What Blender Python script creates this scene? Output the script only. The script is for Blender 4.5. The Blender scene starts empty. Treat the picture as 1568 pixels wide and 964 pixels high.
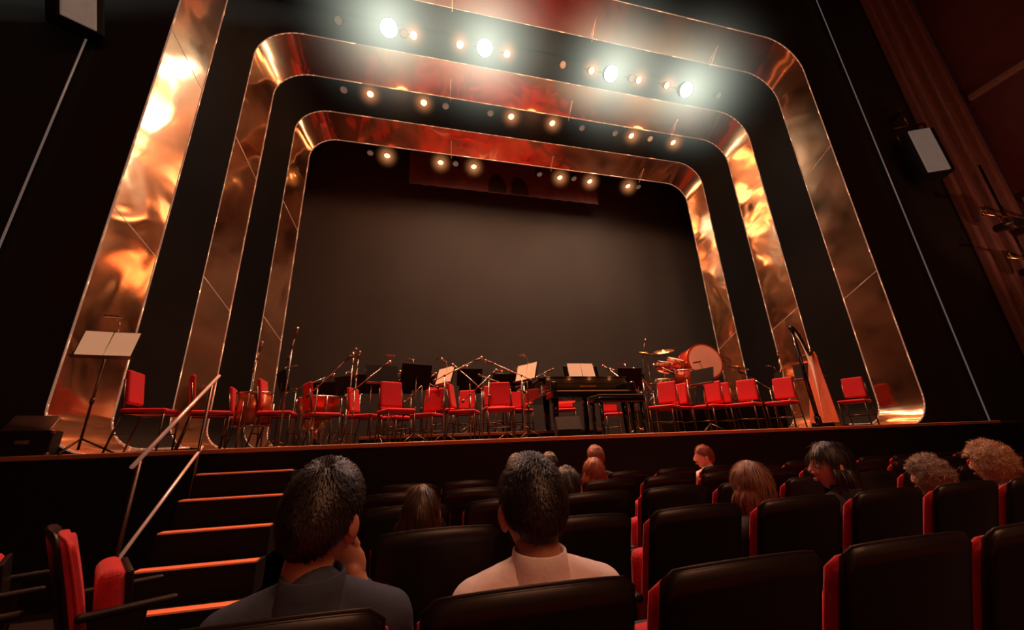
import bpy, bmesh, math, random
from mathutils import Vector, Matrix, Euler, noise
random.seed(7)
S=bpy.context.scene
COL=S.collection
E=1.25          # eye height
ST=1.35         # stage floor height
CX=2.7          # stage centre line
D2R=math.pi/180

# ------------------------------------------------------------ materials
def newmat(name):
    m=bpy.data.materials.new(name); m.use_nodes=True
    return m, m.node_tree, m.node_tree.nodes["Principled BSDF"]
def mat(name,col,rough=.5,metal=0,emit=None,es=0,nscale=0,namt=.25,bump=0,spec=None,sheen=0,coat=0,stretch=None):
    m,t,b=newmat(name)
    b.inputs["Base Color"].default_value=(*col,1)
    b.inputs["Roughness"].default_value=rough
    b.inputs["Metallic"].default_value=metal
    if spec is not None: b.inputs["Specular IOR Level"].default_value=spec
    if sheen: b.inputs["Sheen Weight"].default_value=sheen
    if coat: b.inputs["Coat Weight"].default_value=coat
    if emit: 
        b.inputs["Emission Color"].default_value=(*emit,1); b.inputs["Emission Strength"].default_value=es
    if nscale:
        tc=t.nodes.new("ShaderNodeTexCoord"); n=t.nodes.new("ShaderNodeTexNoise")
        n.inputs["Scale"].default_value=nscale; n.inputs["Detail"].default_value=4
        if stretch:
            mp=t.nodes.new("ShaderNodeMapping"); mp.inputs["Scale"].default_value=stretch
            t.links.new(tc.outputs["Object"],mp.inputs[0]); t.links.new(mp.outputs[0],n.inputs["Vector"])
        else: t.links.new(tc.outputs["Object"],n.inputs["Vector"])
        r=t.nodes.new("ShaderNodeMixRGB"); r.blend_type='MIX'
        r.inputs[1].default_value=(*[c*(1-namt) for c in col],1)
        r.inputs[2].default_value=(*[min(1,c*(1+namt)) for c in col],1)
        t.links.new(n.outputs["Fac"],r.inputs[0]); t.links.new(r.outputs[0],b.inputs["Base Color"])
        if bump:
            bp=t.nodes.new("ShaderNodeBump"); bp.inputs["Strength"].default_value=bump; bp.inputs["Distance"].default_value=.02
            t.links.new(n.outputs["Fac"],bp.inputs["Height"]); t.links.new(bp.outputs[0],b.inputs["Normal"])
    return m
M={}
M['black']=mat('matte_black',(.008,.008,.008),.75,nscale=3,spec=.2)
M['blackg']=mat('seat_shell_black',(.010,.007,.007),.36,nscale=8,bump=.05,spec=.35)
M['gloss']=mat('piano_black',(.01,.01,.01),.12,coat=.6)
M['velvet']=mat('red_velvet',(.50,.006,.014),.8,nscale=40,bump=.15,sheen=.1)
M['chairred']=mat('chair_red_fabric',(.58,.005,.018),.75,nscale=60,bump=.1,sheen=.05)
M['frame']=mat('dark_metal',(.16,.10,.08),.35,.9,nscale=6)
M['chrome']=mat('chrome',(.7,.55,.48),.2,1,nscale=6,namt=.1)
M['brass']=mat('brass',(.85,.5,.22),.25,1,nscale=5,namt=.15)
M['paper']=mat('sheet_paper_lit',(.85,.68,.5),.7,nscale=15,namt=.1,emit=(1,.55,.3),es=.26)  # emission stands in for light falling on the pages
M['stagef']=mat('stage_boards',(.07,.035,.02),.45,nscale=5,stretch=(8,1,1),bump=.1)
M['lip']=mat('stage_edge_wood_lit',(.45,.17,.08),.5,nscale=6,stretch=(1,8,8))  # wood edge strip, orange tone paints the lit highlight along it
M['carpet']=mat('dark_carpet',(.02,.006,.007),.95,nscale=60,bump=.3)
M['wallblk']=mat('proscenium_paint_black',(.016,.016,.014),.6,nscale=1.2,namt=.5)
M['wallred']=mat('wall_dark_red',(.10,.016,.013),.7,nscale=3,namt=.3,bump=.1)
M['plaster']=mat('gilded_plaster',(.24,.11,.08),.55,nscale=5,namt=.4,bump=.4,stretch=(3,3,.6))
M['drape']=mat('backdrop_cloth',(.105,.082,.068),.95,nscale=.35,namt=.3)
M['swag']=mat('border_cloth',(.28,.085,.06),.9,nscale=2,namt=.35)
M['swag2']=mat('border_cloth_dark',(.06,.02,.015),.9,nscale=2,namt=.35)
M['copper']=mat('copper_drum',(.75,.22,.1),.28,.8,nscale=4)
M['drumhead']=mat('drum_head',(.80,.52,.42),.5,nscale=3,namt=.15)
M['drumred']=mat('drum_shell_red',(.45,.05,.02),.25,.3,nscale=3)
M['harpwood']=mat('harp_soundboard',(.60,.14,.05),.3,nscale=4,stretch=(10,10,1),coat=.3)
M['nosing']=mat('step_nosing_lit',(.7,.17,.07),.5,emit=(1,.16,.06),es=.14,nscale=12)  # orange tone and slight emission paint the lit step edges
M['rail']=mat('handrail_pale',(.8,.55,.45),.3,.5,nscale=5,emit=(1,.55,.4),es=.10)  # slight emission paints light onto the rail, which is no lamp
M['trimgold']=mat('portal_edge_trim',(.9,.62,.45),.2,.8,emit=(1,.5,.3),es=.20,nscale=2)  # slight emission paints the bright rim lines along the bands
M['line']=mat('tension_wire_trim',(.6,.6,.55),.3,.6,emit=(.8,.7,.6),es=.09,nscale=2)  # slight emission paints light onto the thin vertical trim
M['panel']=mat('speaker_pale_face',(.34,.31,.27),.5,nscale=6,emit=(1,.92,.78),es=.06)  # slight emission paints light onto the speaker face
M['keys']=mat('piano_keys',(.5,.35,.25),.3,nscale=4)
M['amber']=mat('amber_lens',(1,.5,.2),.3,emit=(1,.50,.18),es=4.5)
M['white']=mat('white_lens',(1,1,1),.3,emit=(1,.97,.85),es=90)
M['dimw']=mat('dim_lens',(.3,.25,.22),.3,emit=(1,.6,.4),es=.10,nscale=5)  # weak emission gives these lenses a dim glow
M['bulb']=mat('added_reflection_bulb',(1,.5,.2),.3,emit=(1,.36,.12),es=14)  # added bulbs behind the camera, for orange in the mirror bands
M['balc']=mat('added_balcony_plaster',(.7,.30,.12),.6,nscale=4,bump=.2)
def skin(n,c): return mat(n,c,.5,nscale=20,namt=.1)
M['skin']=skin('skin',(.50,.22,.14))
M['skin2']=skin('skin_light',(.75,.40,.30))
M['eye']=mat('eye_white',(.8,.78,.75),.2,nscale=3,namt=.02); M['iris']=mat('iris',(.05,.03,.02),.2,nscale=3)
M['lips']=mat('lips',(.5,.14,.11),.45,nscale=20)
def hair(n,c,r=.42): return mat(n,c,r,nscale=14,namt=.5,spec=.5)
M['h_dark']=hair('hair_dark',(.018,.011,.009)); M['h_brown']=hair('hair_brown',(.05,.024,.015))
M['h_red']=hair('hair_auburn',(.28,.07,.035)); M['h_grey']=hair('hair_grey',(.28,.20,.15))
M['h_blond']=hair('hair_blond',(.50,.30,.17)); M['h_lbrown']=hair('hair_light_brown',(.24,.11,.07))
def cloth(n,c): return mat(n,c,.85,nscale=30,namt=.15,bump=.15)
M['navy']=cloth('navy_shirt',(.03,.04,.065)); M['white_s']=cloth('white_shirt',(.70,.60,.60)); M['trouser']=cloth('dark_trousers',(.02,.02,.025))
M['teal']=cloth('grey_top',(.15,.15,.16)); M['pink']=cloth('pink_shirt',(.7,.4,.4)); M['blackc']=cloth('black_top',(.015,.015,.018))

def mirror_mat(name,col,rough,bs,bd):
    m,t,b=newmat(name)
    b.inputs["Base Color"].default_value=(*col,1); b.inputs["Metallic"].default_value=1
    tc=t.nodes.new("ShaderNodeTexCoord")
    n=t.nodes.new("ShaderNodeTexNoise"); n.inputs["Scale"].default_value=bs; n.inputs["Detail"].default_value=1.5; n.inputs["Distortion"].default_value=.4
    t.links.new(tc.outputs["Object"],n.inputs["Vector"])
    bp=t.nodes.new("ShaderNodeBump"); bp.inputs["Strength"].default_value=1; bp.inputs["Distance"].default_value=bd
    t.links.new(n.outputs["Fac"],bp.inputs["Height"]); t.links.new(bp.outputs[0],b.inputs["Normal"])
    n2=t.nodes.new("ShaderNodeTexNoise"); n2.inputs["Scale"].default_value=1.2; n2.inputs["Detail"].default_value=5
    t.links.new(tc.outputs["Object"],n2.inputs["Vector"])
    mr=t.nodes.new("ShaderNodeMapRange"); mr.inputs[3].default_value=rough*.5; mr.inputs[4].default_value=rough*2
    t.links.new(n2.outputs["Fac"],mr.inputs[0]); t.links.new(mr.outputs[0],b.inputs["Roughness"])
    d=t.nodes.new("ShaderNodeBsdfPrincipled"); d.inputs["Base Color"].default_value=(.78,.38,.20,1); d.inputs["Metallic"].default_value=.7; d.inputs["Roughness"].default_value=.5
    t.links.new(bp.outputs[0],d.inputs["Normal"])
    mx=t.nodes.new("ShaderNodeMixShader"); 
    mr2=t.nodes.new("ShaderNodeMapRange"); mr2.inputs[1].default_value=.35; mr2.inputs[2].default_value=.7; mr2.inputs[3].default_value=.05; mr2.inputs[4].default_value=.30
    t.links.new(n2.outputs["Fac"],mr2.inputs[0]); t.links.new(mr2.outputs[0],mx.inputs[0])
    t.links.new(b.outputs[0],mx.inputs[1]); t.links.new(d.outputs[0],mx.inputs[2]); t.links.new(mx.outputs[0],t.nodes["Material Output"].inputs[0])
    return m
M['mirror']=mirror_mat('copper_mirror_acrylic',(.90,.52,.32),.09,1.1,.035)

# ------------------------------------------------------------ mesh builder
class MB:
    def __init__(s): s.bm=bmesh.new(); s.mats=[]
    def mi(s,k):
        if k not in s.mats: s.mats.append(k)
        return s.mats.index(k)
    def add(s,tb,k,Mx=None,smooth=True):
        if Mx is not None: bmesh.ops.transform(tb,matrix=Mx,verts=tb.verts)
        i=s.mi(k)
        for f in tb.faces: f.material_index=i; f.smooth=smooth and len(f.verts)<=4
        me=bpy.data.meshes.new('t'); tb.to_mesh(me); tb.free(); s.bm.from_mesh(me); bpy.data.meshes.remove(me)
    def box(s,c,d,k,rot=(0,0,0),bev=.01,seg=2):
        tb=bmesh.new(); bmesh.ops.create_cube(tb,size=1)
        bmesh.ops.transform(tb,matrix=Matrix.Diagonal((*d,1)),verts=tb.verts)
        if bev: bmesh.ops.bevel(tb,geom=tb.edges[:],offset=min(bev,min(d)*.45),segments=seg,affect='EDGES',profile=.5)
        s.add(tb,k,Matrix.Translation(c)@Euler(rot).to_matrix().to_4x4(),smooth=False)
    def cyl(s,p1,p2,r1,k,r2=None,n=16,caps=True):
        p1=Vector(p1);p2=Vector(p2); r2=r1 if r2 is None else r2
        d=p2-p1; tb=bmesh.new()
        bmesh.ops.create_cone(tb,cap_ends=caps,segments=n,radius1=max(r1,1e-5),radius2=max(r2,1e-5),depth=d.length)
        q=d.to_track_quat('Z','Y').to_matrix().to_4x4()
        s.add(tb,k,Matrix.Translation((p1+p2)/2)@q)
    def sph(s,c,r,k,rot=(0,0,0),n=16):
        if not hasattr(r,'__len__'): r=(r,r,r)
        tb=bmesh.new(); bmesh.ops.create_uvsphere(tb,u_segments=n,v_segments=max(8,n//2+2),radius=1)
        s.add(tb,k,Matrix.Translation(c)@Euler(rot).to_matrix().to_4x4()@Matrix.Diagonal((*r,1)))
    def cap(s,p1,r1,p2,r2,k,n=14):
        s.sph(p1,r1,k,n=n); s.sph(p2,r2,k,n=n); s.cyl(p1,p2,r1,k,r2,n=n)
    def tube(s,pts,r,k,n=8):
        pts=[Vector(p) for p in pts]
        for a,b in zip(pts[:-1],pts[1:]): s.cyl(a,b,r,k,n=n)
        for p in pts[1:-1]: s.sph(p,r,k,n=8)
    def poly(s,pts,k,thick=0,axis=None,bev=0):
        tb=bmesh.new(); vs=[tb.verts.new(p) for p in pts]; f=tb.faces.new(vs)
        if thick:
            r=bmesh.ops.extrude_face_region(tb,geom=[f]); v=[e for e in r['geom'] if isinstance(e,bmesh.types.BMVert)]
            bmesh.ops.translate(tb,vec=Vector(axis)*thick,verts=v)
            bmesh.ops.recalc_face_normals(tb,faces=tb.faces)
            if bev: bmesh.ops.bevel(tb,geom=tb.edges[:],offset=bev,segments=2,affect='EDGES')
        s.add(tb,k,smooth=False)
    def lathe(s,prof,k,Mx=None,n=28,a0=0,a1=2*math.pi):
        tb=bmesh.new(); rings=[]; full=(a1-a0)>6.28
        cnt=n if full else n+1
        for r,z in prof:
            rings.append([tb.verts.new((r*math.cos(a0+(a1-a0)*a/n),r*math.sin(a0+(a1-a0)*a/n),z)) for a in range(cnt)])
        for a,b in zip(rings[:-1],rings[1:]):
            for i in range(n): tb.faces.new((a[i],a[(i+1)%cnt],b[(i+1)%cnt],b[i]))
        s.add(tb,k,Mx)
    def loft(s,A,B,k,smooth=True):
        tb=bmesh.new(); a=[tb.verts.new(p) for p in A]; b=[tb.verts.new(p) for p in B]
        for i in range(len(a)-1): tb.faces.new((a[i],a[i+1],b[i+1],b[i]))
        s.add(tb,k,smooth=smooth)
    def mesh(s,name):
        me=bpy.data.meshes.new(name); s.bm.to_mesh(me); s.bm.free()
        for k in s.mats: me.materials.append(M[k])
        return me
    def obj(s,name,loc=(0,0,0),rz=0,parent=None):
        return place(s.mesh(name),name,loc,rz,parent)
def place(me,name,loc=(0,0,0),rz=0,parent=None,sc=1):
    o=bpy.data.objects.new(name,me); COL.objects.link(o); o.location=loc; o.rotation_euler=(0,0,rz*D2R) if not hasattr(rz,'__len__') else rz
    o.scale=(sc,sc,sc)
    if parent: o.parent=parent
    return o
def empty(name,loc=(0,0,0),rz=0):
    o=bpy.data.objects.new(name,None); COL.objects.link(o); o.location=loc; o.rotation_euler=(0,0,rz*D2R); o.empty_display_size=.2; return o

# ------------------------------------------------------------ camera
right=Vector((.9716,-.2334,-.0399)).normalized(); fwd=Vector((.2338,.9189,.3179)); fwd=(fwd-right*fwd.dot(right)).normalized(); up=right.cross(fwd)
cam=bpy.data.cameras.new('camera'); co=bpy.data.objects.new('camera',cam); COL.objects.link(co)
mx=Matrix((right,up,-fwd)).transposed().to_4x4(); mx.translation=Vector((0,0,E)); co.matrix_world=mx
cam.lens=605/1573*36; cam.sensor_width=36; cam.clip_start=.03; cam.clip_end=100
S.camera=co

# ------------------------------------------------------------ room shell
b=MB(); b.box((2.7,-2,-.05),(24,16,.1),'carpet',bev=0); b.obj('floor')
b=MB(); b.box((2.7,1.5,14.1),(24,23,.2),'wallblk',bev=0); b.obj('ceiling')
b=MB(); b.box((2.7,-9.1,7),(24,.2,14),'wallred',bev=0); b.obj('wall_back')
b=MB(); b.box((-8.7,-2,7),(.2,14.2,14),'wallblk',bev=0); b.obj('wall_left')
b=MB(); b.box((14.3,-2,7),(.2,14.2,14),'wallred',bev=0)
for z in (3.2,6.4,9.6): b.box((14.15,-2,z),(.12,14,.18),'plaster',bev=.03)
b.obj('wall_right')
for z in (4.2,8.0):  # added unseen balconies, fronts and bulbs put orange reflections into the mirror bands
    b=MB()
    b.box((2.7,-7.95,z),(21.5,2.08,.3),'wallblk',bev=.02)
    b.box((2.7,-6.95,z+.35),(21.5,.18,1.0),'balc',bev=.05)
    b.box((2.7,-6.9,z+.9),(21.5,.28,.1),'plaster',bev=.03)
    for i in range(18):
        x=-7.1+i*1.15; b.sph((x,-6.8,z+.35),.09,'bulb',n=10); b.lathe([(.02,-.05),(.14,0),(.12,.03)],'brass',Matrix.Translation((x,-6.84,z+.35))@Euler((-math.pi/2,0,0)).to_matrix().to_4x4(),n=14)
    for x in (-4,2.7,9.4): b.cyl((x,-7.6,z-4.2 if z<5 else z-2.9),(x,-7.6,z),.09,'plaster')
    b.obj('added_reflection_balcony')
b=MB()
b.box((2.7,9.1,ST/2-.02),(16.2,8.0,ST-.04),'black',bev=0)
b.box((2.7,9.08,ST-.02),(16.2,7.96,.04),'stagef',bev=0)
b.box((2.7,5.11,ST-.015),(15.2,.06,.05),'lip',bev=.01)
b.obj('stage_platform')
b=MB(); b.box((1.35,8.1,ST+.08),(4.4,1.9,.16),'black',bev=.01); b.box((1.35,7.14,ST+.14),(4.4,.03,.05),'lip',bev=.005); b.obj('orchestra_riser')
b=MB(); b.box((6.0,7.45,ST+.28),(2.5,1.7,.56),'black',bev=.01); b.box((6.0,6.59,ST+.54),(2.5,.03,.04),'frame',bev=.005); b.obj('drum_riser')

# portals --------------------------------------------------------------
def path(hw,top,y,rt,rb,run,zb=ST+.005,n=10):
    P=[]
    P.append((-(hw-rb-run),zb))
    for i in range(n+1):
        a=-90-90*i/n; P.append((-(hw-rb)+rb*math.cos(a*D2R), zb+rb+rb*math.sin(a*D2R)))
    m=10
    for i in range(1,m): P.append((-hw, zb+rb+(top-rt-zb-rb)*i/m))
    for i in range(n+1):
        a=180-90*i/n; P.append((-(hw-rt)+rt*math.cos(a*D2R), top-rt+rt*math.sin(a*D2R)))
    L=P[:]
    for i in range(1,m): 
        P.append((-(hw-rt)+2*(hw-rt)*i/m, top))
    P+= [(-x,z) for x,z in reversed(L)]
    return [Vector((CX+x,y,z)) for x,z in P]
PORT=[dict(hw=6.62,top=9.7+E,y=5.5,d=.62,dx=.26,dz=.5,rt=.95,rb=.55,run=.5),
      dict(hw=6.2,top=8.77+E,y=7.05,d=.65,dx=.22,dz=.42,rt=.85,rb=.5,run=.4),
      dict(hw=5.75,top=8.2+E,y=8.56,d=.5,dx=.25,dz=.42,rt=.75,rb=.45,run=.3)]
prev=None
for i,p in enumerate(PORT):
    F=path(p['hw'],p['top'],p['y'],p['rt'],p['rb'],p['run'])
    Bk=path(p['hw']-p['dx'],p['top']-p['dz'],p['y']+p['d'],p['rt']-.1,p['rb']-.15,p['run'],zb=ST+.06)
    e=empty('mirrored_portal_arch')
    b=MB(); b.loft(F,Bk,'mirror'); b.obj('mirror_band',parent=e)
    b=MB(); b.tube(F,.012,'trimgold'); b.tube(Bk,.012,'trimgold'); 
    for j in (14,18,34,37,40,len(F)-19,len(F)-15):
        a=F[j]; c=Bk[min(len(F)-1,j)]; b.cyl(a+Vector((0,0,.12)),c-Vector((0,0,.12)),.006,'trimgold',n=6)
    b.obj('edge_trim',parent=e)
    if prev:
        b=MB(); b.loft(prev,F,'black'); b.obj('black_reveal',parent=e)
    else:
        O=path(p['hw']+1.0,p['top']+1.0,p['y']-.02,p['rt']+.05,.2,1.2,zb=ST+.004)
        b=MB(); b.loft(F,O,'wallblk',smooth=False); b.obj('black_surround',parent=e)
    prev=Bk
b=MB(); 
O=path(PORT[2]['hw']+1.5,PORT[2]['top']+1.5,PORT[2]['y']+PORT[2]['d']+.02,.5,.2,1.2)
b.loft(prev,O,'black'); b.obj('masking_flat')
b=MB()
H=14-ST-.01
b.box((-6.65,5.55,ST+.01+H/2),(4.3,.1,H),'wallblk',bev=0)
b.box((12.1,5.55,ST+.01+H/2),(4.4,.1,H),'wallblk',bev=0)
b.box((2.7,5.55,12.9),(14.4,.1,2.2),'wallblk',bev=0)
b.box((-7.1,5.55,ST/2),(3.3,.1,ST),'wallblk',bev=0); b.box((12.55,5.55,ST/2),(3.4,.1,ST),'wallblk',bev=0)
b.obj('wall_proscenium')
b=MB(); b.box((2.7,13.25,6),(18,.1,12),'drape',bev=0); b.obj('wall_stage_back')
b=MB(); A=[];B=[]
for i in range(121):
    x=-5.2+15.8*i/120; y=11.4+.012*math.sin(i*.5); A.append((x,y,ST+.01)); B.append((x,y,ST+10.5))
b.loft(A,B,'drape'); b.obj('backdrop_curtain')
b=MB(); A=[];B=[]
for i in range(121):
    x=-.4+6.3*i/120; y=10.5+.015*math.sin(i*.8); A.append((x,y,9.0)); B.append((x,y,10.3))
b.loft(A,B,'swag')
for xc in (2.35,3.1): b.poly([(xc+.3*math.cos(a),10.46,9.02+.65*abs(math.sin(a))) for a in [math.pi*i/16 for i in range(17)]],'swag2')
b.obj('border_drape')
b=MB(); b.box((-5.55,9.3,6.5+ST/2+.01),(.1,7.4,13-ST),'black',bev=0); b.obj('wall_wing_left')
b=MB(); b.box((10.95,9.3,6.5+ST/2+.01),(.1,7.4,13-ST),'black',bev=0); b.obj('wall_wing_right')

for k,x in enumerate((-4.8,10.65)):
    b=MB(); b.cyl((x,5.4,ST if k else 1.4),(x,5.4,13.5),.012,'line'); b.obj('trim_%d'%(k+1))
b=MB()
for j,(dx,w,dp) in enumerate([(0,.14,.2),(.2,.22,.34),(.48,.12,.22),(.66,.3,.42),(1.02,.12,.3),(1.2,.25,.45)]):
    b.box((12.7+dx,5.49-dp*.5,6.99),(w,dp,13.95),'plaster',bev=.05,seg=3)
for z in (1.2,): b.box((13.35,5.2,z),(1.5,.56,.2),'plaster',bev=.06)
b.obj('proscenium_pilaster')
b=MB()
z0=4.6; h0=math.pi*.5; h1=math.pi*1.5; XW=14.17
b.lathe([(0,z0-.4),(.3,z0-.35),(.65,z0-.15),(.8,z0+.05),(.82,z0+.55),(.78,z0+.6),(.74,z0+.55)],'plaster',Matrix.Translation((XW,3.4,0)),n=24,a0=h0,a1=h1)
for zz in (.75,.95,1.5):
    b.tube([(XW+.85*math.cos(a),3.4+.85*math.sin(a),z0+zz) for a in [h0+math.pi*i/14 for i in range(15)]],.02,'brass')
for i in range(8):
    a=h0+math.pi*i/7; b.cyl((XW+.85*math.cos(a),3.4+.85*math.sin(a),z0+.55),(XW+.85*math.cos(a),3.4+.85*math.sin(a),z0+1.5),.014,'brass')
b.obj('theatre_box_balcony')
b=MB()
b.cyl((12.95,4.92,0),(12.95,4.92,7.2),.025,'frame')
for z,xa,xb in ((5.72,12.1,13.9),(4.66,12.2,13.9),(3.6,12.5,13.7)):
    b.cyl((xa,4.86,z),(xb,4.86,z),.022,'brass'); b.cyl((xa+.1,4.86,z),(xa+.1,4.86,z+.16),.015,'brass'); b.sph((xa,4.86,z),.035,'brass')
for x,z in ((12.6,5.45),(13.25,5.42),(12.75,4.38),(13.4,4.38)):
    b.cyl((x,4.86,z+.26),(x,4.84,z+.12),.012,'frame'); b.cyl((x,4.98,z+.02),(x-.12,4.6,z-.06),.09,'frame',r2=.11); b.cyl((x-.123,4.595,z-.061),(x-.125,4.59,z-.062),.1,'black')
b.obj('side_lighting_boom')

def speaker(name,loc,rot,sc=1.0):
    b=MB(); b.box((0,.19,0),(.50,.34,.98),'black',bev=.03); b.box((-.03,.005,0),(.36,.03,.94),'panel',bev=.02)
    b.cyl((-.26,.17,.3),(-.26,.17,.7),.015,'frame'); b.cyl((.26,.17,.3),(.26,.17,.7),.015,'frame'); b.cyl((-.28,.17,.7),(.28,.17,.7),.02,'frame'); b.cyl((0,.17,.7),(0,.17,1.1),.02,'frame')
    b.box((0,.3,1.1),(.1,.3,.08),'frame')
    o=b.obj(name,loc); o.rotation_euler=rot; o.scale=(sc,sc,sc); return o
speaker('hanging_loudspeaker',(11.42,4.9,7.4),(0*D2R,-2*D2R,-24*D2R),1.25)
speaker('hanging_loudspeaker',(-4.66,4.95,7.45),(10*D2R,-16*D2R,50*D2R))

# ------------------------------------------------------------ theatre seats
def seat_mesh(folded=False):
    b=MB(); n=16
    W=.242; H0=.28; H1=.97
    def surf(off,w,top,bot,thick,k):
        tb=bmesh.new()
        m=12
        def pt(i,j,yo):
            u=-1+2*i/n; v=j/m
            x=u*w; tz=top-.016*abs(u)**2.2-(.022*max(0,abs(u)-.87)/.13)
            z=bot+(tz-bot)*v
            y=.16*(1-(z-H0)/(H1-H0))+.035*u*u*0.9+yo-(.03*v*v)
            return (x,y,z)
        f=[[tb.verts.new(pt(i,j,off)) for j in range(m+1)] for i in range(n+1)]
        r=[[tb.verts.new(pt(i,j,off+thick)) for j in range(m+1)] for i in range(n+1)]
        for i in range(n):
            for j in range(m):
                tb.faces.new((f[i][j],f[i+1][j],f[i+1][j+1],f[i][j+1])); tb.faces.new((r[i][j],r[i][j+1],r[i+1][j+1],r[i+1][j]))
        for i in range(n):
            tb.faces.new((f[i][m],f[i+1][m],r[i+1][m],r[i][m])); tb.faces.new((f[i+1][0],f[i][0],r[i][0],r[i+1][0]))
        for j in range(m):
            tb.faces.new((f[0][j],f[0][j+1],r[0][j+1],r[0][j])); tb.faces.new((f[n][j+1],f[n][j],r[n][j],r[n][j+1]))
        bmesh.ops.recalc_face_normals(tb,faces=tb.faces)
        ed=[e for e in tb.edges if e.is_manifold and e.calc_face_angle(0)>.9]
        bmesh.ops.bevel(tb,geom=ed,offset=min(.02,abs(thick)*.4),segments=3,affect='EDGES')
        b.add(tb,k)
    surf(0,W,.975,.24,.024,'blackg')
    surf(.026,W+.005,.942,.38,.050,'velvet')
    if folded:
        b.box((0,.27,.58),(.45,.10,.38),'velvet',rot=(.16,0,0),bev=.045,seg=4)
        b.box((0,.335,.58),(.42,.03,.35),'blackg',rot=(.16,0,0),bev=.01)
    else:
        b.box((0,.40,.42),(.46,.44,.11),'velvet',rot=(.06,0,0),bev=.045,seg=4)
        b.box((0,.40,.355),(.42,.40,.03),'blackg',bev=.01)
    for sx in (-1,1):
        x=sx*.268
        b.box((x,.33,.60),(.05,.36,.035),'blackg',bev=.014,seg=3)
        b.box((x,.30,.42),(.035,.20,.36),'blackg',bev=.012)
        b.cyl((x,.30,.0),(x,.30,.26),.02,'frame',r2=.028)
        b.box((x,.30,.01),(.07,.24,.02),'frame',bev=.006)
    return b.mesh('theatre_seat')
SEAT=seat_mesh(); SEATF=seat_mesh(True)
OCC=[(.95,-.2),(.95,.325),(1.7,.045),(2.45,.99),(3.95,1.38),(3.2,.85),(3.2,1.53),(3.95,1.9),(3.95,3.23),(1.7,1.75),(1.7,2.34),(1.7,3.07),(1.7,3.64)]
rows=[(.95,-.28,.55,4),(1.7,.11,.575,6),(2.45,-.02,.565,9),(3.2,-.10,.56,12),(3.95,-.03,.555,14)]
for (y,x0,pt,nn) in rows:
    for k in range(0,nn+1):
        x=x0+pt*k
        occ=any(abs(y-a)<.1 and abs(x-c)<.38 for a,c in OCC)
        place(SEAT if occ else SEATF,'theatre_seat',(x,y,0),0+.8*math.sin(k*3.1+y))
for x,y,r in [(-1.70,2.64,-58),(-2.03,2.18,-58),(-2.34,1.72,-58),(-2.55,3.1,-58)]:
    place(SEATF,'theatre_seat',(x,y,0),r)
o=place(SEAT,'rear_stalls_seating',(-5.0,-1.05,0))
m1=o.modifiers.new('a','ARRAY'); m1.count=28; m1.use_relative_offset=False; m1.use_constant_offset=True; m1.constant_offset_displace=(.56,0,0)
m2=o.modifiers.new('b','ARRAY'); m2.count=7; m2.use_relative_offset=False; m2.use_constant_offset=True; m2.constant_offset_displace=(0,-.85,0)
for x in (-.58,-.02,.54,1.1): place(SEAT,'theatre_seat',(x,-.38,0))

# ------------------------------------------------------------ stage steps
b=MB()
ys=[4.75,4.52,4.29,4.06,3.83]; zs=[-.138,-.35,-.575,-.80,-1.03]
for y,z in zip(ys,zs):
    zt=E+z
    b.box((-1.62,(y+5.08)/2,zt/2),(.86,5.08-y,zt),'black',bev=.004)
    b.box((-1.62,y+.05,zt+.006),(.84,.10,.014),'nosing',bev=.003)
b.obj('stage_access_steps')
b=MB()
A1=Vector((-2.08,3.83,E-.755));A2=Vector((-2.08,4.86,E+.134)); B1=Vector((-2.08,3.82,E-.03)); B2=Vector((-2.08,4.92,E+.87))
b.tube([A1,A2],.014,'rail'); b.tube([B1,B2],.016,'rail')
b.cyl((-2.08,3.9,0),(-2.08,3.9,E+.03),.014,'frame'); b.cyl((-2.08,4.8,0),(-2.08,4.8,E+.76),.014,'frame')
b.obj('stair_handrail')

# ------------------------------------------------------------ orchestra chairs
b=MB()
b.box((0,0,.45),(.42,.42,.055),'chairred',bev=.026,seg=4)
b.box((0,-.215,.72),(.33,.05,.38),'chairred',rot=(.16,0,0),bev=.024,seg=4)
for sx in (-1,1):
    b.tube([(sx*.19,.2,0),(sx*.19,.19,.42),(sx*.19,-.17,.42)],.011,'frame')
    b.tube([(sx*.19,-.26,0),(sx*.19,-.18,.42),(sx*.17,-.245,.80)],.011,'frame')
b.cyl((-.19,.195,.2),(.19,.195,.2),.008,'frame'); b.cyl((-.19,-.22,.2),(.19,-.22,.2),.008,'frame')
CH=b.mesh('orchestra_chair')
RZ=.16
chairs=[(-2.93,5.5,-85,0),(-2.5,5.85,-62,0),(-1.78,6.05,-88,0),(-1.30,6.4,-62,0),(-.74,6.75,-110,0),(-.24,6.0,205,0),(.22,6.8,150,0),(.5,7.7,200,RZ),(.78,6.35,250,0),
(1.3,6.05,170,0),(1.5,7.5,180,RZ),(2.2,8.2,180,RZ),(3.2,8.2,160,RZ),(4.22,6.15,125,0),(4.62,6.45,105,0),(5.15,6.2,110,0),(5.72,5.95,118,0),(6.3,5.75,112,0),(7.95,5.75,112,0),(3.98,7.6,170,0),(1.0,8.1,160,RZ),(-.3,7.25,230,0),(-2.4,6.8,-80,0),(5.5,6.3,130,0),(-.35,7.9,190,RZ),(1.9,8.0,210,RZ)]
for x,y,r,z in chairs: place(CH,'orchestra_chair',(x,y,ST+z),r)

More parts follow.
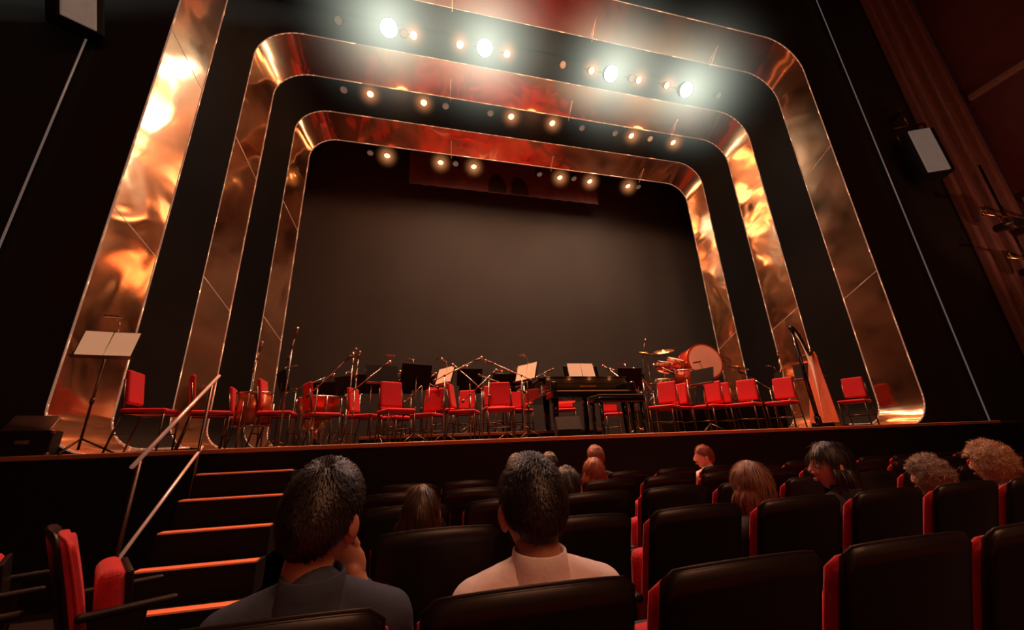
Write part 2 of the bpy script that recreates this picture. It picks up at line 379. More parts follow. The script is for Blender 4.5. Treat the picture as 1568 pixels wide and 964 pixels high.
# ------------------------------------------------------------ music stands, mics
def stand_mesh(h,paper,tilt=.45):
    b=MB()
    for i in range(3):
        a=i*2.094+.5; b.cyl((0,0,.16),(.27*math.cos(a),.27*math.sin(a),.012),.009,'frame')
    b.cyl((0,0,.05),(0,0,h+.02),.011,'frame'); b.cyl((0,0,.5),(0,0,.56),.018,'frame')
    c=Matrix.Rotation(-tilt,3,'X')
    b.box((0,0,h+.05),(.50,.012,.34),'black',rot=(-tilt,0,0),bev=.004)
    q=c@Vector((0,-.03,-.165)); b.box((q.x,q.y,q.z+h+.05),(.50,.06,.01),'frame',rot=(-tilt,0,0),bev=.003)
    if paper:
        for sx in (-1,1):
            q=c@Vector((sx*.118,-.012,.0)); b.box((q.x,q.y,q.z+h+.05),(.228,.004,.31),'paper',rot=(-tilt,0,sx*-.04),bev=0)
    b.tube([(.05,0,h+.2),(.05,-.03,h+.30),(.05,-.12,h+.33)],.006,'chrome',n=6); b.box((.05,-.16,h+.325),(.16,.05,.025),'chrome',bev=.008)
    return b.mesh('music_stand')
MS=stand_mesh(1.02,False,.3); MSP=stand_mesh(1.08,True,.3)
ms=[(-3.40,5.3,MSP,8,0,1.05),(-.5,6.5,MS,20,0,1),(.02,6.5,MS,200,0,1),(.52,6.95,MSP,-60,0,1),(1.9,6.6,MSP,-60,0,1),(1.0,7.35,MS,180,RZ,.95),(1.6,7.0,MS,185,0,.95),(2.1,7.75,MS,180,RZ,.95),(-.75,7.45,MS,190,0,1),
(-2.1,7.15,MS,120,0,1),(-1.2,7.6,MS,140,0,1),(4.4,7.2,MS,-150,0,1),(7.4,6.0,MS,-60,0,1),(3.95,6.7,MS,180,0,1),(4.75,5.75,MS,-70,0,.85),(.15,8.2,MS,180,RZ,1),(1.9,8.6,MS,170,RZ,1),(3.0,8.7,MS,180,RZ,1),(-.3,8.7,MS,185,RZ,1),(1.2,8.7,MS,190,RZ,1),(-1.7,8.3,MS,160,0,1),(7.6,6.9,MS,-120,0,1)]
for x,y,me,r,z,s in ms: place(me,'music_stand',(x,y,ST+z),r,sc=s)
def mic_mesh(h,boom,by):
    b=MB(); b.lathe([(0,.0),(.12,0),(.12,.015),(.03,.03),(.011,.04)],'frame',n=20)
    b.cyl((0,0,.02),(0,0,h),.009,'chrome'); b.sph((0,0,h),.02,'frame')
    d=Vector((math.cos(by),0,math.sin(by)))
    p=Vector((0,0,h)); q=p+d*boom; b.cyl(p-d*.18,q,.007,'chrome'); b.cyl(p-d*.2,p-d*.14,.02,'frame')
    b.cyl(q,q+d*.13+Vector((0,0,-.02)),.014,'frame',r2=.02); b.sph(q+d*.15+Vector((0,0,-.02)),.028,'chrome')
    return b.mesh('microphone_stand')
mA=mic_mesh(1.0,.5,.45); mB=mic_mesh(.8,.5,.75); mC=mic_mesh(1.3,.12,1.45); mD=mic_mesh(1.05,.6,-.3)
for x,y,me,r in [(-1.62,5.7,mC,0),(-1.0,6.8,mC,30),(-.95,7.0,mC,60),(-.85,6.2,mB,10),(-.35,6.85,mA,20),(.45,6.2,mA,-10),(-.05,7.0,mB,30),(.95,6.9,mB,0),(1.25,6.75,mD,10),(1.7,6.2,mA,170),
 (1.95,7.0,mA,0),(3.85,7.1,mD,180),(4.25,6.75,mA,160),(4.35,7.6,mD,0),(-2.3,6.5,mC,0),(4.5,6.85,mB,200),(7.3,6.5,mC,0),(-2.0,7.6,mA,0),(6.9,6.5,mB,120),(-1.0,8.1,mA,0),(3.9,8.6,mA,180),(-1.3,8.6,mB,0),
 (.25,7.0,mA,150),(1.05,6.3,mB,160),(-1.3,5.95,mB,-20),(3.7,6.2,mB,150),(4.95,6.4,mA,170)]:
    place(me,'microphone_stand',(x,y,ST),r)

# ------------------------------------------------------------ piano and bench
b=MB()
outline=[(-.74,0),(.74,0),(.74,.55),(.70,.85),(.52,1.1),(.28,1.25),(.05,1.42),(-.15,1.6),(-.42,1.68),(-.68,1.55),(-.74,1.3)]
b.poly([(x,y+.25,.70) for x,y in outline],'gloss',thick=.27,axis=(0,0,1),bev=.012)
b.poly([(x*1.015,y*1.01+.24,.98) for x,y in outline],'gloss',thick=.022,axis=(0,0,1),bev=.006)
b.box((0,.12,.66),(1.48,.34,.10),'gloss',bev=.012)
for sx in (-1,1): b.box((sx*.70,.12,.78),(.09,.34,.19),'gloss',bev=.03,seg=3)
b.box((0,.10,.722),(1.30,.15,.022),'keys',bev=.004)
for i in range(51):
    if i%7 not in (2,6): b.box((-.64+1.28*(i+1)/52,.13,.742),(.012,.09,.018),'black',bev=.003)
b.box((0,.24,.80),(1.36,.03,.17),'gloss',bev=.01)
b.box((0,.222,.83),(.30,.004,.02),'brass',bev=0)
for x,y in [(-.62,.2),(.62,.2),(-.35,1.45)]:
    b.cyl((x,y,.04),(x,y,.70),.035,'gloss',r2=.065,n=12); b.cyl((x-.02,y,.03),(x+.02,y,.03),.03,'brass')
b.box((0,.42,.36),(.07,.07,.6),'gloss'); b.box((0,.38,.08),(.28,.1,.05),'gloss')
for sx in (-1,0,1): b.box((sx*.08,.28,.06),(.03,.14,.012),'brass',bev=.004)
b.box((0.02,.50,1.12),(.66,.014,.25),'gloss',rot=(-.3,0,0),bev=.006)
for sx in (-1,1): b.box((.02+sx*.125,.48,1.15),(.24,.006,.27),'paper',rot=(-.3,0,sx*.05),bev=0)
b.obj('grand_piano',(2.86,6.0,ST))
b=MB()
b.box((0,0,.52),(.80,.36,.08),'gloss',bev=.02,seg=3); b.box((0,0,.575),(.78,.34,.05),'black',bev=.022,seg=3)
for sx in (-1,1):
    for sy in (-1,1): b.cyl((sx*.35,sy*.13,0),(sx*.35,sy*.13,.5),.022,'gloss',r2=.035,n=10)
b.obj('piano_bench',(3.05,5.65,ST),3)

def wedge():
    b=MB(); b.poly([(-.2,-.17,0),(-.2,.2,0),(-.2,.2,.22),(-.2,.02,.34),(-.2,-.17,.1)],'black',thick=.42,axis=(1,0,0),bev=.01)
    b.box((0,-.085,.215),(.38,.012,.26),'black',rot=(-.68,0,0),bev=.004); return b.mesh('stage_monitor_wedge')
place(wedge(),'stage_monitor_wedge',(2.12,5.42,ST),-12,sc=.85)
b=MB(); b.box((0,0,.13),(.40,.30,.26),'black',bev=.015); b.box((0,-.04,.33),(.34,.26,.02),'frame',rot=(.7,0,0),bev=.008)
for sx in (-1,1): 
    for sz in (.02,.24): b.box((sx*.19,-.14,sz),(.04,.04,.04),'chrome',bev=.012)
b.box((0,-.152,.14),(.10,.01,.04),'chrome',bev=.004)
b.obj('flight_case',(-3.84,5.30,ST),20)

# ------------------------------------------------------------ drums
def drum(b,c,axis,r,dep,shell,head='drumhead',hoop='chrome'):
    c=Vector(c);a=Vector(axis).normalized(); p1=c-a*dep/2;p2=c+a*dep/2
    b.cyl(p1,p2,r,shell,n=40); 
    for p,s in ((p1,-1),(p2,1)):
        b.cyl(p-a*.014,p+a*.014,r*1.05,hoop,n=40); b.cyl(p+a*s*.010,p+a*s*.018,r*.95,head,n=40)
    t=a.orthogonal().normalized(); u=a.cross(t)
    for i in range(8):
        an=i*math.pi/4; q=(t*math.cos(an)+u*math.sin(an))*(r*1.05); b.cyl(c+q-a*dep*.48,c+q+a*dep*.48,.006,'chrome',n=6)
def cymbal(b,x,y,h,r,tx=0,ty=0,base=0):
    for i in range(3):
        a=i*2.094; b.cyl((x,y,base+.25),(x+.25*math.cos(a),y+.25*math.sin(a),base+.01),.009,'chrome',n=8)
    b.cyl((x,y,base+.05),(x,y,base+h),.010,'chrome',n=8)
    Mx=Matrix.Translation((x,y,base+h))@Euler((tx,ty,0)).to_matrix().to_4x4()
    b.lathe([(0.002,.035),(.03,.03),(.05,.012),(r*.6,.004),(r,-.012),(r,-.015),(.04,.0)],'brass',Mx)
b=MB()
ax=Vector((-.12,-1,.10)).normalized()
drum(b,(0,-.1,.88),ax,.38,.42,'drumred',hoop='drumred')
q=Vector((0,-.1,.88))+ax*.231; b.cyl(q+Vector((0,0,-.12)),q+Vector((0,0,-.12))+ax*.006,.085,'frame',n=24)
b.tube([(-.3,.0,0),(-.3,.0,.5)],.015,'chrome'); b.tube([(.3,-.12,0),(.3,-.12,.5)],.015,'chrome'); b.tube([(-.33,-.05,.5),(0,-.1,.46),(.33,-.13,.5)],.015,'chrome')
drum(b,(-.62,-.1,.88),(.15,-.4,.9),.16,.2,'drumred'); drum(b,(-.9,-.15,.80),(.1,-.3,.95),.16,.2,'drumred')
drum(b,(-.62,-.35,.52),(0,-.1,1),.20,.34,'drumred'); drum(b,(-1.02,-.2,.45),(0,-.1,1),.18,.16,'chrome')
for x,y in [(-.62,-.1),(-.9,-.15)]: b.cyl((x,y+.1,0),(x,y+.05,.8),.013,'chrome')
for dx,dy in [(-.17,0),(.17,0),(0,.17)]: b.cyl((-.62+dx,-.35+dy,0),(-.62+dx,-.35+dy,.5),.008,'chrome'); b.cyl((-1.02+dx,-.2+dy,0),(-1.02+dx,-.2+dy,.4),.008,'chrome')
cymbal(b,-1.0,.3,1.2,.22,.25,.2); cymbal(b,-.45,.45,1.3,.24,.3,-.25); cymbal(b,.75,.1,1.05,.24,.3,.25); cymbal(b,.65,-.45,.75,.2,.2,.2)
b.tube([(-.98,.5,0),(-.98,.5,1.2),(-.85,.5,1.55)],.01,'frame'); b.cyl((-.86,.5,1.5),(-.83,.5,1.6),.018,'frame')
b.obj('drum_kit',(6.0,7.35,ST+.56))
def timp(name,loc,r,h):
    b=MB(); b.lathe([(.02,h-r*1.25),(r*.45,h-r*1.15),(r*.8,h-r*.75),(r*.97,h-r*.3),(r,h)],'copper')
    b.cyl((0,0,h-.015),(0,0,h+.015),r*1.04,'chrome',n=32); b.cyl((0,0,h+.012),(0,0,h+.02),r*.98,'drumhead',n=32)
    for i in range(6):
        a=i*math.pi/3; x=r*1.06*math.cos(a);y=r*1.06*math.sin(a); b.tube([(x,y,h),(x,y,h*.4),(x*.6,y*.6,.03)],.009,'chrome')
    b.cyl((0,0,.02),(0,0,h-r*1.2),.04,'chrome'); b.lathe([(0,.0),(r*.7,0),(r*.7,.03),(.05,.07)],'frame'); return b.obj(name,loc)
timp('timpani',(-1.5,7.1,ST),.32,.78); 
b=MB(); drum(b,(0,0,.52),(0,-.05,1),.21,.42,'copper')
for i in range(3):
    a=i*2.094+.3; b.cyl((.23*math.cos(a),.23*math.sin(a),0),(.23*math.cos(a),.23*math.sin(a),.6),.009,'chrome')
b.obj('floor_tom_drum',(-2.10,6.1,ST))
b=MB(); drum(b,(0,0,.6),(0,-.05,1),.15,.5,'copper')
for i in range(3):
    a=i*2.094+.3; b.cyl((.17*math.cos(a),.17*math.sin(a),0),(.17*math.cos(a),.17*math.sin(a),.6),.009,'chrome')
b.obj('conga_drum',(-1.75,7.9,ST))

# ------------------------------------------------------------ harp
b=MB()
b.box((0.05,0,.05),(.42,.34,.10),'gloss',bev=.03)
b.cyl((-.33,0,.1),(-.42,0,1.72),.036,'gloss',r2=.032,n=14); 
b.sph((-.42,0,1.76),(.06,.05,.06),'gloss'); b.cyl((-.32,0,.06),(-.34,0,.2),.05,'gloss')
neck=[(-.42,0,1.72),(-.30,0,1.78),(-.12,0,1.68),(.05,0,1.48),(.2,0,1.34),(.34,0,1.38),(.42,0,1.45)]
b.tube(neck,.035,'gloss',n=10)
b.poly([(-.02,-.22,.08),(-.02,.22,.08),(.40,.055,1.42),(.40,-.055,1.42)],'harpwood',thick=.03,axis=(.95,0,-.25),bev=.006)
b.poly([(.05,-.18,.08),(.05,.18,.08),(.46,.05,1.40),(.46,-.05,1.40)],'harpwood',thick=.10,axis=(.95,0,-.25),bev=.03)
for i in range(24):
    t=i/23; p0=Vector((-.02,0,.12)).lerp(Vector((.40,0,1.38)),.04+t*.92)
    ti=(1-t)*5.0; k=min(5,int(ti)); f=ti-k; p1=Vector(neck[k]).lerp(Vector(neck[k+1]),f); b.cyl((p0.x,0,p0.z),(p1.x,0,p1.z),.0015,'paper',n=4)
b.obj('concert_harp',(7.08,5.72,ST),25)

b=MB()
for k in range(16):
    x=-2.8+k*.72; y=5.5+.25*random.random(); pts=[]
    for i in range(14): pts.append((x+.06*i+.05*math.sin(i*1.3+k), y+.1*math.sin(i*.9+k*2),ST+.012))
    b.tube(pts,.009,'frame',n=6)
b.obj('stage_cables')

# ------------------------------------------------------------ lamps
def lamp_mesh(r,lens,L=.28):
    b=MB()
    b.lathe([(.02,L),(r*.7,L-.02),(r*.95,L*.5),(r*1.05,0),(r*1.05,-.03),(r*.98,-.03),(r*.98,.01)],'black')
    b.cyl((0,0,.004),(0,0,.012),r*.96,lens,n=24)
    b.tube([(-r*1.1,0,L*.45),(-r*1.15,0,L*1.5),(r*1.15,0,L*1.5),(r*1.1,0,L*.45)],.01,'black'); b.cyl((0,0,L*1.5),(0,0,L*1.9),.015,'black')
    return b.mesh('stage_spotlight')
LB=lamp_mesh(.18,'white'); LA=lamp_mesh(.08,'amber',.2); LD=lamp_mesh(.085,'dimw',.2)
def lampat(me,x,y,z,tilt=35,name='stage_spotlight'):
    o=place(me,name,(x,y,z)); o.rotation_euler=(-tilt*D2R,0,0); return o
big=[(-.81,6.3,8.45+E),(1.24,6.3,8.43+E),(4.31,6.3,8.4+E),(6.38,6.3,8.36+E)]
for p in big: lampat(LB,*p,tilt=38)
r1=[-.3,.69,1.74,3.8,5.05,5.83]
for x in r1: lampat(LA,x,6.3,8.38+E)
for x in (-1.8,-.5,3.1,4.9,7.4): lampat(LD,x,6.35,8.45+E)
r2=[-1.3,-.04,2.2,3.34,5.7,7.05]
for x in r2: lampat(LA,x,7.85,8.22+E,25)
for x in (-1.9,.5,1.65,4.2,5.2,6.3): lampat(LD,x,7.85,8.22+E,25)
r3=[-.96,.48,1.42,4.04,5.02,6.32]
for x in r3: lampat(LA,x,9.3,7.68+E,20)
for x in (-1.4,.9,3.4,4.5,6.7): lampat(LD,x,9.3,7.7+E,20)
b=MB(); b.cyl((-3.5,6.55,8.95+E),(8.9,6.55,8.95+E),.025,'black'); b.obj('lighting_bar')
b=MB(); b.cyl((-3,9.42,8.1+E),(8.4,9.42,8.1+E),.025,'black'); b.obj('lighting_bar')

# ------------------------------------------------------------ people
def head_mesh(female=False,skin='skin',name='head'):
    b=MB()
    tb=bmesh.new(); bmesh.ops.create_uvsphere(tb,u_segments=56,v_segments=40,radius=1)
    for v in tb.verts:
        x,y,z=v.co
        X=x*.076;Y=y*.096;Z=z*.118
        if z<0: X*=1+.30*z; Y*=1+.10*z
        if z<-.2 and y<0: Y*=1+.35*(z+.2)
        f=max(0,y)
        g=lambda cx,cz,sx,sz: math.exp(-((x-cx)/sx)**2-((z-cz)/sz)**2)
        if y>0:
            Y+=.024*g(0,-.16,.13,.16)*f + .010*g(0,.05,.09,.2)*f
            for sx in (-1,1): Y-=.012*g(sx*.40,.04,.2,.13)*f; Y+=.006*g(sx*.42,.22,.28,.08)*f; Y+=.004*g(sx*.5,-.2,.2,.2)
            Y+=.008*g(0,-.50,.22,.07)*f+.010*g(0,-.85,.35,.18)
            Y-=.004*g(0,-.56,.3,.03)*f
        v.co=(X,Y,Z)
    b.add(tb,skin)
    for sx in (-1,1):
        b.sph((sx*.031,.078,.006),.0125,'eye'); b.sph((sx*.031,.0885,.006),.0055,'iris',n=10)
        b.sph((sx*.077,-.004,-.012),(.010,.020,.032),skin,rot=(.1,0,sx*-.35)); b.sph((sx*.086,-.010,-.004),(.006,.016,.026),skin,rot=(.1,0,sx*-.35),n=12)
        b.sph((sx*.013,.100,-.026),(.008,.010,.008),skin,n=10)
    b.sph((0,.093,-.056),(.024,.008,.005),'lips'); b.sph((0,.092,-.064),(.021,.008,.005),'lips')
    b.cap((0,-.022,-.06),.052,(0,-.035,-.135),.052,skin,n=20)
    return b.mesh(name)
def hair_mesh(style,k,seed=0,strands=2500):
    b=MB(); tb=bmesh.new(); bmesh.ops.create_uvsphere(tb,u_segments=72,v_segments=48,radius=1)
    kill=[]
    for v in tb.verts:
        x,y,z=v.co
        if style=='short':
            h=.50*max(0,y)**.8+.10 if y>0 else .10+.62*y
            if .62<abs(x) and y>-.25 and y<.3: h=max(h,.08)
        elif style=='curly': h=.42 if y>.3 else -.75
        else: h=.45 if y>.35 else -2
        if z<h-.05: kill.append(v); continue
        nz=noise.noise(Vector((x*3+seed,y*3,z*3)))
        s=1.05+.02*nz
        if style=='curly': s=1.20+.14*noise.noise(Vector((x*4+seed,y*4,z*4)))+.08*noise.noise(Vector((x*10,y*10+seed,z*10)))
        if style=='long': s=1.12+.05*nz
        t=max(0,min(1,(z-h)/.25)); 
        if style in('short',): s=1.005+(s-1.005)*t+.02*t
        X=x*.077*s;Y=y*.098*s-.001;Z=z*.120*s
        if style!='long' and z<0: X*=1+.22*z
        if style!='long' and z<-.2 and y<0: Y*=1+.35*(z+.2)
        if style=='long' and z<0:
            Z=z*.33; rr=math.hypot(x,y)+1e-6
            q=max(rr,.72-.25*(-z)); X=x/rr*.077*1.12*q*1.15+.004*math.sin(math.atan2(x,y)*14+seed); Y=y/rr*.098*1.08*q-.012*(-z)
        v.co=(X,Y,Z)
    bmesh.ops.delete(tb,geom=kill,context='VERTS')
    tb.normal_update()
    rnd=random.Random(seed+1); faces=tb.faces[:]; areas=[f.calc_area() for f in faces]
    sb=bmesh.new(); crown=Vector((.015,-.045,.125))
    for f in rnd.choices(faces,weights=areas,k=strands):
        vs=f.verts; u,v=rnd.random(),rnd.random()
        p=vs[0].co.lerp(vs[1].co,u).lerp(vs[3].co.lerp(vs[2].co,u) if len(vs)>3 else vs[2].co,v); n=f.normal.copy()
        if n.dot(p)<0: n.negate()
        if style=='curly': d=Vector((rnd.uniform(-1,1),rnd.uniform(-1,1),rnd.uniform(-1,1))); L=.03; lift=.010
        elif style=='long': d=(p-crown)*4+Vector((0,-.1,-1.2)); L=.07; lift=.003
        else: d=(p-crown).normalized()+Vector((.25,.15,-.35)); L=.028; lift=.007*(1+1.2*max(0,p.z/.12))
        d+=Vector((rnd.uniform(-1,1),rnd.uniform(-1,1),rnd.uniform(-1,1)))*(.35 if style!='long' else .15)
        d=(d-n*d.dot(n)); 
        if d.length<1e-4: continue
        d.normalize(); w=d.cross(n)*.0010; L*=rnd.uniform(.6,1.3)
        q0=p-n*.001; q1=p+d*L*.5+n*lift*rnd.uniform(.4,1.3); q2=p+d*L+n*(lift*.6*rnd.uniform(-.2,1.8)) - (n*(L*L*2.5))
        a=[sb.verts.new(q0-w),sb.verts.new(q0+w),sb.verts.new(q1+w),sb.verts.new(q1-w),sb.verts.new(q2)]
        sb.faces.new((a[0],a[1],a[2],a[3])); sb.faces.new((a[3],a[2],a[4]))
    b.add(tb,k); b.add(sb,k,smooth=True)
    return b.mesh('hair')
def fing(b,pts,r,k):
    for i in range(len(pts)-1): b.cap(pts[i],r*(1-.1*i),pts[i+1],r*(1-.1*(i+1)),k,n=10)
def hand_mesh(k,curl=.5):
    b=MB(); b.sph((0,.045,0),(.040,.050,.014),k); b.cap((0,-.02,0),.023,(0,.02,0),.025,k)
    for i,(x,l) in enumerate([(-.030,.030),(-.010,.036),(.011,.033),(.031,.026)]):
        p=Vector((x,.075,0)); pts=[p]; a=0
        for j in range(3):
            a+=curl*.6; d=Vector((x*.4 if j==0 else 0,math.cos(a),-math.sin(a))); d.normalize(); p=p+d*l*(1-.18*j); pts.append(p)
        fing(b,pts,.0088,k)
    fing(b,[Vector((-.028,.02,-.004)),Vector((-.055,.045,-.012)),Vector((-.064,.075,-.02))],.0105,k)
    return b.mesh('hand')
def rem(o,v,sm=4):
    m=o.modifiers.new('r','REMESH'); m.mode='VOXEL'; m.voxel_size=v; m.use_smooth_shade=True
    s=o.modifiers.new('s','SMOOTH'); s.iterations=sm; s.factor=.5
HANDS={}
def person(name,x,hy,hz,rowy,hyaw=0,style='short',hairk='h_dark',shirt='blackc',sk='skin',sc=1,female=False,raise_r=False,tilt=0,seed=0,roll=0,collar=True,strands=2500,drop=.18):
    e=empty(name,(x,rowy,0))
    hz+=E; dy=hy-rowy
    sh=hz-drop*sc
    W=.160 if not female else .145; W*=sc
    H=Vector((0,dy,hz))
    b=MB()
    pel=Vector((0,dy+.08,.56)); chest=Vector((0,dy+.0,sh-.16*sc)); top=Vector((0,dy-.03,sh))
    b.sph(pel,(.16*sc,.12*sc,.11*sc),shirt); b.sph((0,dy+.05,(pel.z+chest.z)/2),(.145*sc,.115*sc,.20*sc),shirt)
    b.sph(chest,(.16*sc,.115*sc,.19*sc),shirt); b.sph(top-Vector((0,0,.03)),(.15*sc,.08*sc,.08*sc),shirt)
    b.cap(top+Vector((0,-.01,.050*sc)),.058*sc,top+Vector((0,0,-.02)),.09*sc,shirt)
    ends=[]
    for sx in (-1,1):
        s0=Vector((sx*W,dy-.03,sh-.02)); b.cap(Vector((sx*.05,dy-.025,sh+.030*sc)),.045*sc,s0,.058*sc,shirt)
        if sx==1 and raise_r:
            el=Vector((sx*(W+.03),dy+.20,sh-.22)); wr=H+Vector((.075,.13,-.16))
        else:
            el=Vector((sx*(W+.045),dy+.07,sh-.28*sc)); wr=Vector((sx*.10,dy+.30,.63))
        b.cap(s0,.057*sc,el,.045*sc,shirt); b.cap(el,.044*sc,el.lerp(wr,.9),.031*sc,shirt); ends.append((el,wr,sx))
    o=b.obj('torso',parent=e); rem(o,.012,5)
    if collar:
        b=MB(); b.lathe([(.080,-.035),(.070,.0),(.066,.03),(.062,.033),(.057,.025),(.055,.0)],shirt,Matrix.Translation(H+Vector((0,-.040,-(drop-.055)*sc)))@Euler((.12,0,0)).to_matrix().to_4x4()@Matrix.Scale(sc,4)); b.obj('collar',parent=e)
    b=MB()
    for sx in (-1,1):
        hp=Vector((sx*.09,dy+.10,.56)); kn=Vector((sx*.11,dy+.46,.54)); ft=Vector((sx*.11,dy+.44,.09))
        b.cap(hp,.085*sc,kn,.058*sc,'trouser'); b.cap(kn,.056*sc,ft,.038*sc,'trouser')
    b.sph(pel-Vector((0,0,.01)),(.165*sc,.125*sc,.10*sc),'trouser')
    o=b.obj('legs',parent=e); rem(o,.014)
    b=MB()
    for sx in (-1,1): b.sph((sx*.11,dy+.49,.045),(.045,.125,.045),'black')
    b.obj('shoes',parent=e)
    if sk not in HANDS: HANDS[sk]=hand_mesh(sk)
    for el,wr,sx in ends:
        h=place(HANDS[sk],'hand',wr,0,e); rem(h,.0035,2)
        d=(wr-el).normalized() if not (sx==1 and raise_r) else Vector((-.45,.15,.88)).normalized()
        zz=Vector((0,0,1)) if abs(d.z)<.8 else Vector((.3,1,0)).normalized()
        xx=d.cross(zz).normalized(); zz=xx.cross(d)
        R=Matrix((xx,d,zz)).transposed()
        h.rotation_euler=R.to_euler(); h.location=wr; h.scale=(-1 if sx==1 else 1,1,1)
    rot=Euler((tilt*D2R,roll*D2R,hyaw*D2R))
    h=place(head_mesh(female,sk),'head',H,0,e,sc); h.rotation_euler=rot
    hm=place(hair_mesh(style,hairk,seed,strands),'hair',H,0,e,sc); hm.rotation_euler=rot
    return e
person('seated_man',-.20,1.12,-.148,.95,hyaw=-22,style='short',hairk='h_dark',shirt='navy',raise_r=True,sc=1.0,seed=3,roll=4,strands=11000)
person('seated_man',.325,1.14,-.165,.95,hyaw=2,style='short',hairk='h_dark',shirt='white_s',sc=1.04,seed=9,tilt=-4,strands=11000,drop=.165)
person('seated_child',.045,1.88,-.255,1.7,style='long',hairk='h_brown',shirt='teal',sc=.9,female=True,seed=5,strands=4000)
person('seated_man',.99,2.62,-.27,2.45,hyaw=-10,hairk='h_dark',shirt='pink',sk='skin2',seed=12)
person('seated_man',1.38,4.12,-.2,3.95,hairk='h_dark',shirt='blackc',seed=14)
person('seated_man',.85,3.38,-.19,3.2,hairk='h_dark',shirt='blackc',seed=15)
person('seated_woman',1.53,3.38,-.25,3.2,style='long',hairk='h_red',shirt='blackc',female=True,seed=16,sc=1.05)
person('seated_man',1.9,4.12,-.15,3.95,hairk='h_red',shirt='blackc',seed=17)
person('seated_man',3.23,4.12,-.2,3.95,hyaw=65,hairk='h_red',shirt='white_s',sk='skin2',seed=18)
person('seated_woman',1.75,1.9,-.25,1.7,style='long',hairk='h_lbrown',shirt='blackc',female=True,seed=19,strands=5000)
person('seated_woman',2.34,1.92,-.18,1.7,hyaw=62,style='long',hairk='h_dark',shirt='blackc',female=True,seed=20,sk='skin2',sc=1.05,strands=5000)
person('seated_woman',3.07,1.92,-.28,1.7,style='curly',hairk='h_grey',shirt='teal',female=True,seed=21,sc=.92,strands=6000)
person('seated_woman',3.64,1.92,-.23,1.7,style='curly',hairk='h_blond',shirt='teal',female=True,seed=22,strands=6000)

# ------------------------------------------------------------ lighting
def light(kind,name,loc,target,energy,col,**kw):
    l=bpy.data.lights.new(name,kind); l.energy=energy; l.color=col
    for k,v in kw.items(): setattr(l,k,v)
    o=bpy.data.objects.new(name,l); COL.objects.link(o); o.location=loc
    d=Vector(target)-Vector(loc); o.rotation_euler=d.to_track_quat('-Z','Y').to_euler(); return o
for i,x in enumerate([-.96,1.42,4.04,6.32]): light('SPOT','amber_spot',(x,9.2,7.5+E),(x*.8+.5,6.6,ST),1700,(1,.36,.15),spot_size=1.1,spot_blend=.8,shadow_soft_size=.12)
for i,x in enumerate([-1.3,2.2,4.6,7.05]): light('SPOT','amber_spot',(x,6.2,8.3+E),(x*1.0+.1,6.2,ST),1150,(1,.33,.15),spot_size=1.0,spot_blend=.8,shadow_soft_size=.12)
for i,x in enumerate(big): light('SPOT','white_spot',(x[0],6.15,x[2]-.2),(x[0]*.8+.5,2.0,.5),280,(1,.60,.50),spot_size=1.3,spot_blend=.9,shadow_soft_size=.15)
for x in (.2,2.7,5.4): light('POINT','amber_spill',(x,6.25,8.2+E),(x,6,0),60,(1,.40,.17),shadow_soft_size=.3)
for x in (-.6,2.8,6.0): light('POINT','amber_spill',(x,7.75,8.02+E),(x,6,0),28,(1,.38,.16),shadow_soft_size=.3)
light('AREA','front_fill',(2.7,-4,9.5),(2.7,6.5,2.5),140,(1,.34,.18),size=3)  # added unseen fill for the bands and the audience
light('AREA','rear_seat_fill',(2.7,-5,12.5),(2.7,-5.5,0),360,(1,.44,.22),size=6,spread=1.6)  # added unseen fill, lights rear seats for red reflections in the bands
light('SPOT','backdrop_fill',(1.2,8.0,8.9),(1.6,11.4,5.0),240,(1,.74,.54),spot_size=2.4,spot_blend=1,shadow_soft_size=.5)  # added unseen spots lift the backdrop in place of stage haze
light('SPOT','backdrop_fill',(5.2,8.0,8.9),(5.4,11.4,5.0),320,(1,.78,.58),spot_size=2.4,spot_blend=1,shadow_soft_size=.5)
light('SPOT','pilaster_uplight',(11.8,2.5,2.2),(13.6,5.0,8),260,(1,.40,.28),spot_size=1.2,spot_blend=1)
HZ=empty('painted_glow')  # parent of glowing volumes that stand in for lamp light scattered in air
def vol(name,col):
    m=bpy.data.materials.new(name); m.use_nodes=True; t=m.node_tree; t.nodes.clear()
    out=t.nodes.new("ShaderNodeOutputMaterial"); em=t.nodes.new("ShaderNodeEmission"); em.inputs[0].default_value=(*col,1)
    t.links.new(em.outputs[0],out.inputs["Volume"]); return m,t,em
m,t,em=vol('lamp_glow_volume',(.88,.95,.76))  # radial emission paints the halos around the big lamps
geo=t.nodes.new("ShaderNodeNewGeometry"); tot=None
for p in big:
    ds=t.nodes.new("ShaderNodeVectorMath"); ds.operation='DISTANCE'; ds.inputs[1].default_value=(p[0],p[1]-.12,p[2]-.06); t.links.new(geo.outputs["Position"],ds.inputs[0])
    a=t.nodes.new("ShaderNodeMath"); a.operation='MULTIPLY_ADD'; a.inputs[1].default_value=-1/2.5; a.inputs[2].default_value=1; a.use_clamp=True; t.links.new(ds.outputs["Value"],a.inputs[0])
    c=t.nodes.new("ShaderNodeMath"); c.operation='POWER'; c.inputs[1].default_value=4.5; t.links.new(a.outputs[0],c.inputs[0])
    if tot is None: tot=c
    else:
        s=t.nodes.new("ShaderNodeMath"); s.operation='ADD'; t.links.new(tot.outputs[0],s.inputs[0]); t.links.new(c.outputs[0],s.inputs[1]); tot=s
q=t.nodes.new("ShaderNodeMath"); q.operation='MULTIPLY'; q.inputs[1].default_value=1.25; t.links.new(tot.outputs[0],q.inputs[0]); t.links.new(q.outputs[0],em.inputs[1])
bm=bmesh.new(); bmesh.ops.create_cube(bm,size=1); me=bpy.data.meshes.new('lamp_glow_box'); bm.to_mesh(me); bm.free(); me.materials.append(m)
o=place(me,'lamp_glow_box',(2.78,5.85,9.35),parent=HZ); o.scale=(12,3.2,4.2)
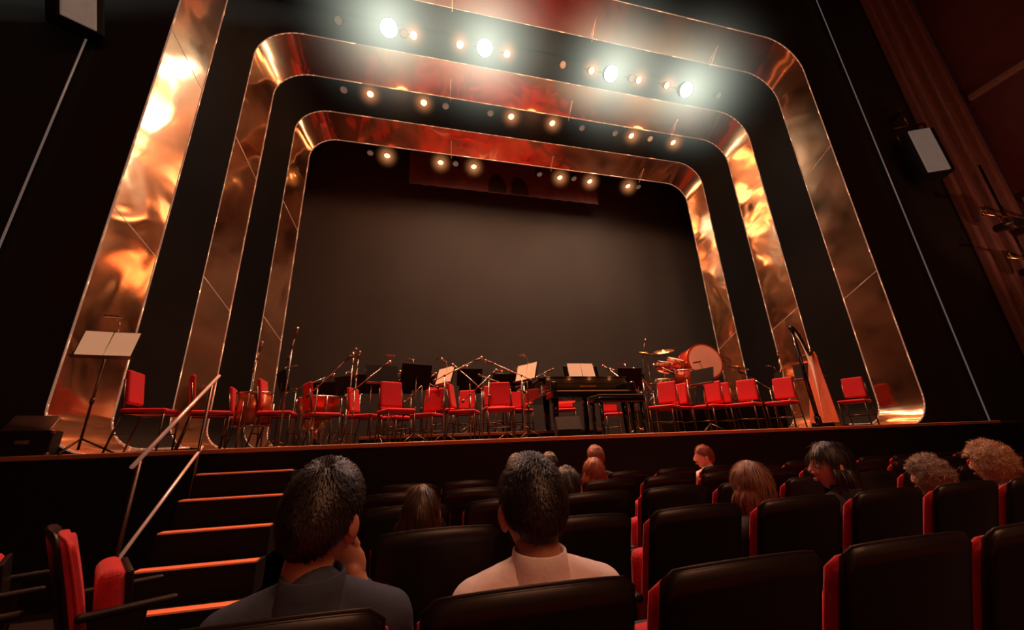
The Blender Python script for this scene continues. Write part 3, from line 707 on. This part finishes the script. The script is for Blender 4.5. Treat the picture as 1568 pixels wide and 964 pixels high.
m,t,em=vol('amber_glow_volume',(1,.36,.13))  # emission spheres paint an amber halo round each small lamp
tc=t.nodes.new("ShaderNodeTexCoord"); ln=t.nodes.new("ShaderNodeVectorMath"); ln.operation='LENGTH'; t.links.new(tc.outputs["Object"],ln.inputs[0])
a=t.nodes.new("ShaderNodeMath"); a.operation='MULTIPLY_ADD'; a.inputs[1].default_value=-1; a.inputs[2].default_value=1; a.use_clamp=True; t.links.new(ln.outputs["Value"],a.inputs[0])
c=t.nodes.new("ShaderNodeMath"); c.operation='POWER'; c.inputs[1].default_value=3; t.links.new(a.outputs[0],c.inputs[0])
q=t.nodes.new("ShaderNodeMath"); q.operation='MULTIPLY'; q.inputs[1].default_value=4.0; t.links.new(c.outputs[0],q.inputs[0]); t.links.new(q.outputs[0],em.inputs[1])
bm=bmesh.new(); bmesh.ops.create_icosphere(bm,subdivisions=2,radius=1); me=bpy.data.meshes.new('amber_glow_volume'); bm.to_mesh(me); bm.free(); me.materials.append(m)
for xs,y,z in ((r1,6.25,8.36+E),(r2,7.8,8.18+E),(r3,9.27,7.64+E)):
    for x in xs: place(me,'amber_glow_volume',(x,y,z),parent=HZ,sc=.38)
m,t,em=vol('shaft_glow_volume',(.85,.92,.80)); em.inputs[1].default_value=.009  # even emission paints light beams inside the cones
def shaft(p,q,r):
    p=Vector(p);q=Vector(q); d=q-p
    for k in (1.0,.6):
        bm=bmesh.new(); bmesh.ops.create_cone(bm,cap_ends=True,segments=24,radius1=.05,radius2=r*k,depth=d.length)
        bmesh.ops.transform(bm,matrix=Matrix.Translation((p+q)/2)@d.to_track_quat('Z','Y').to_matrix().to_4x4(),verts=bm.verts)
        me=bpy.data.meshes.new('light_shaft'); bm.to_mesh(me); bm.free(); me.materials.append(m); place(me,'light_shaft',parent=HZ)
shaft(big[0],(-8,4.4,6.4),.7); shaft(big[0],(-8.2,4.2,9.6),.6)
w=bpy.data.worlds.new('world'); S.world=w; w.use_nodes=True; w.node_tree.nodes['Background'].inputs[0].default_value=(.5,.35,.3,1); w.node_tree.nodes['Background'].inputs[1].default_value=.01
S.view_settings.view_transform='Standard'
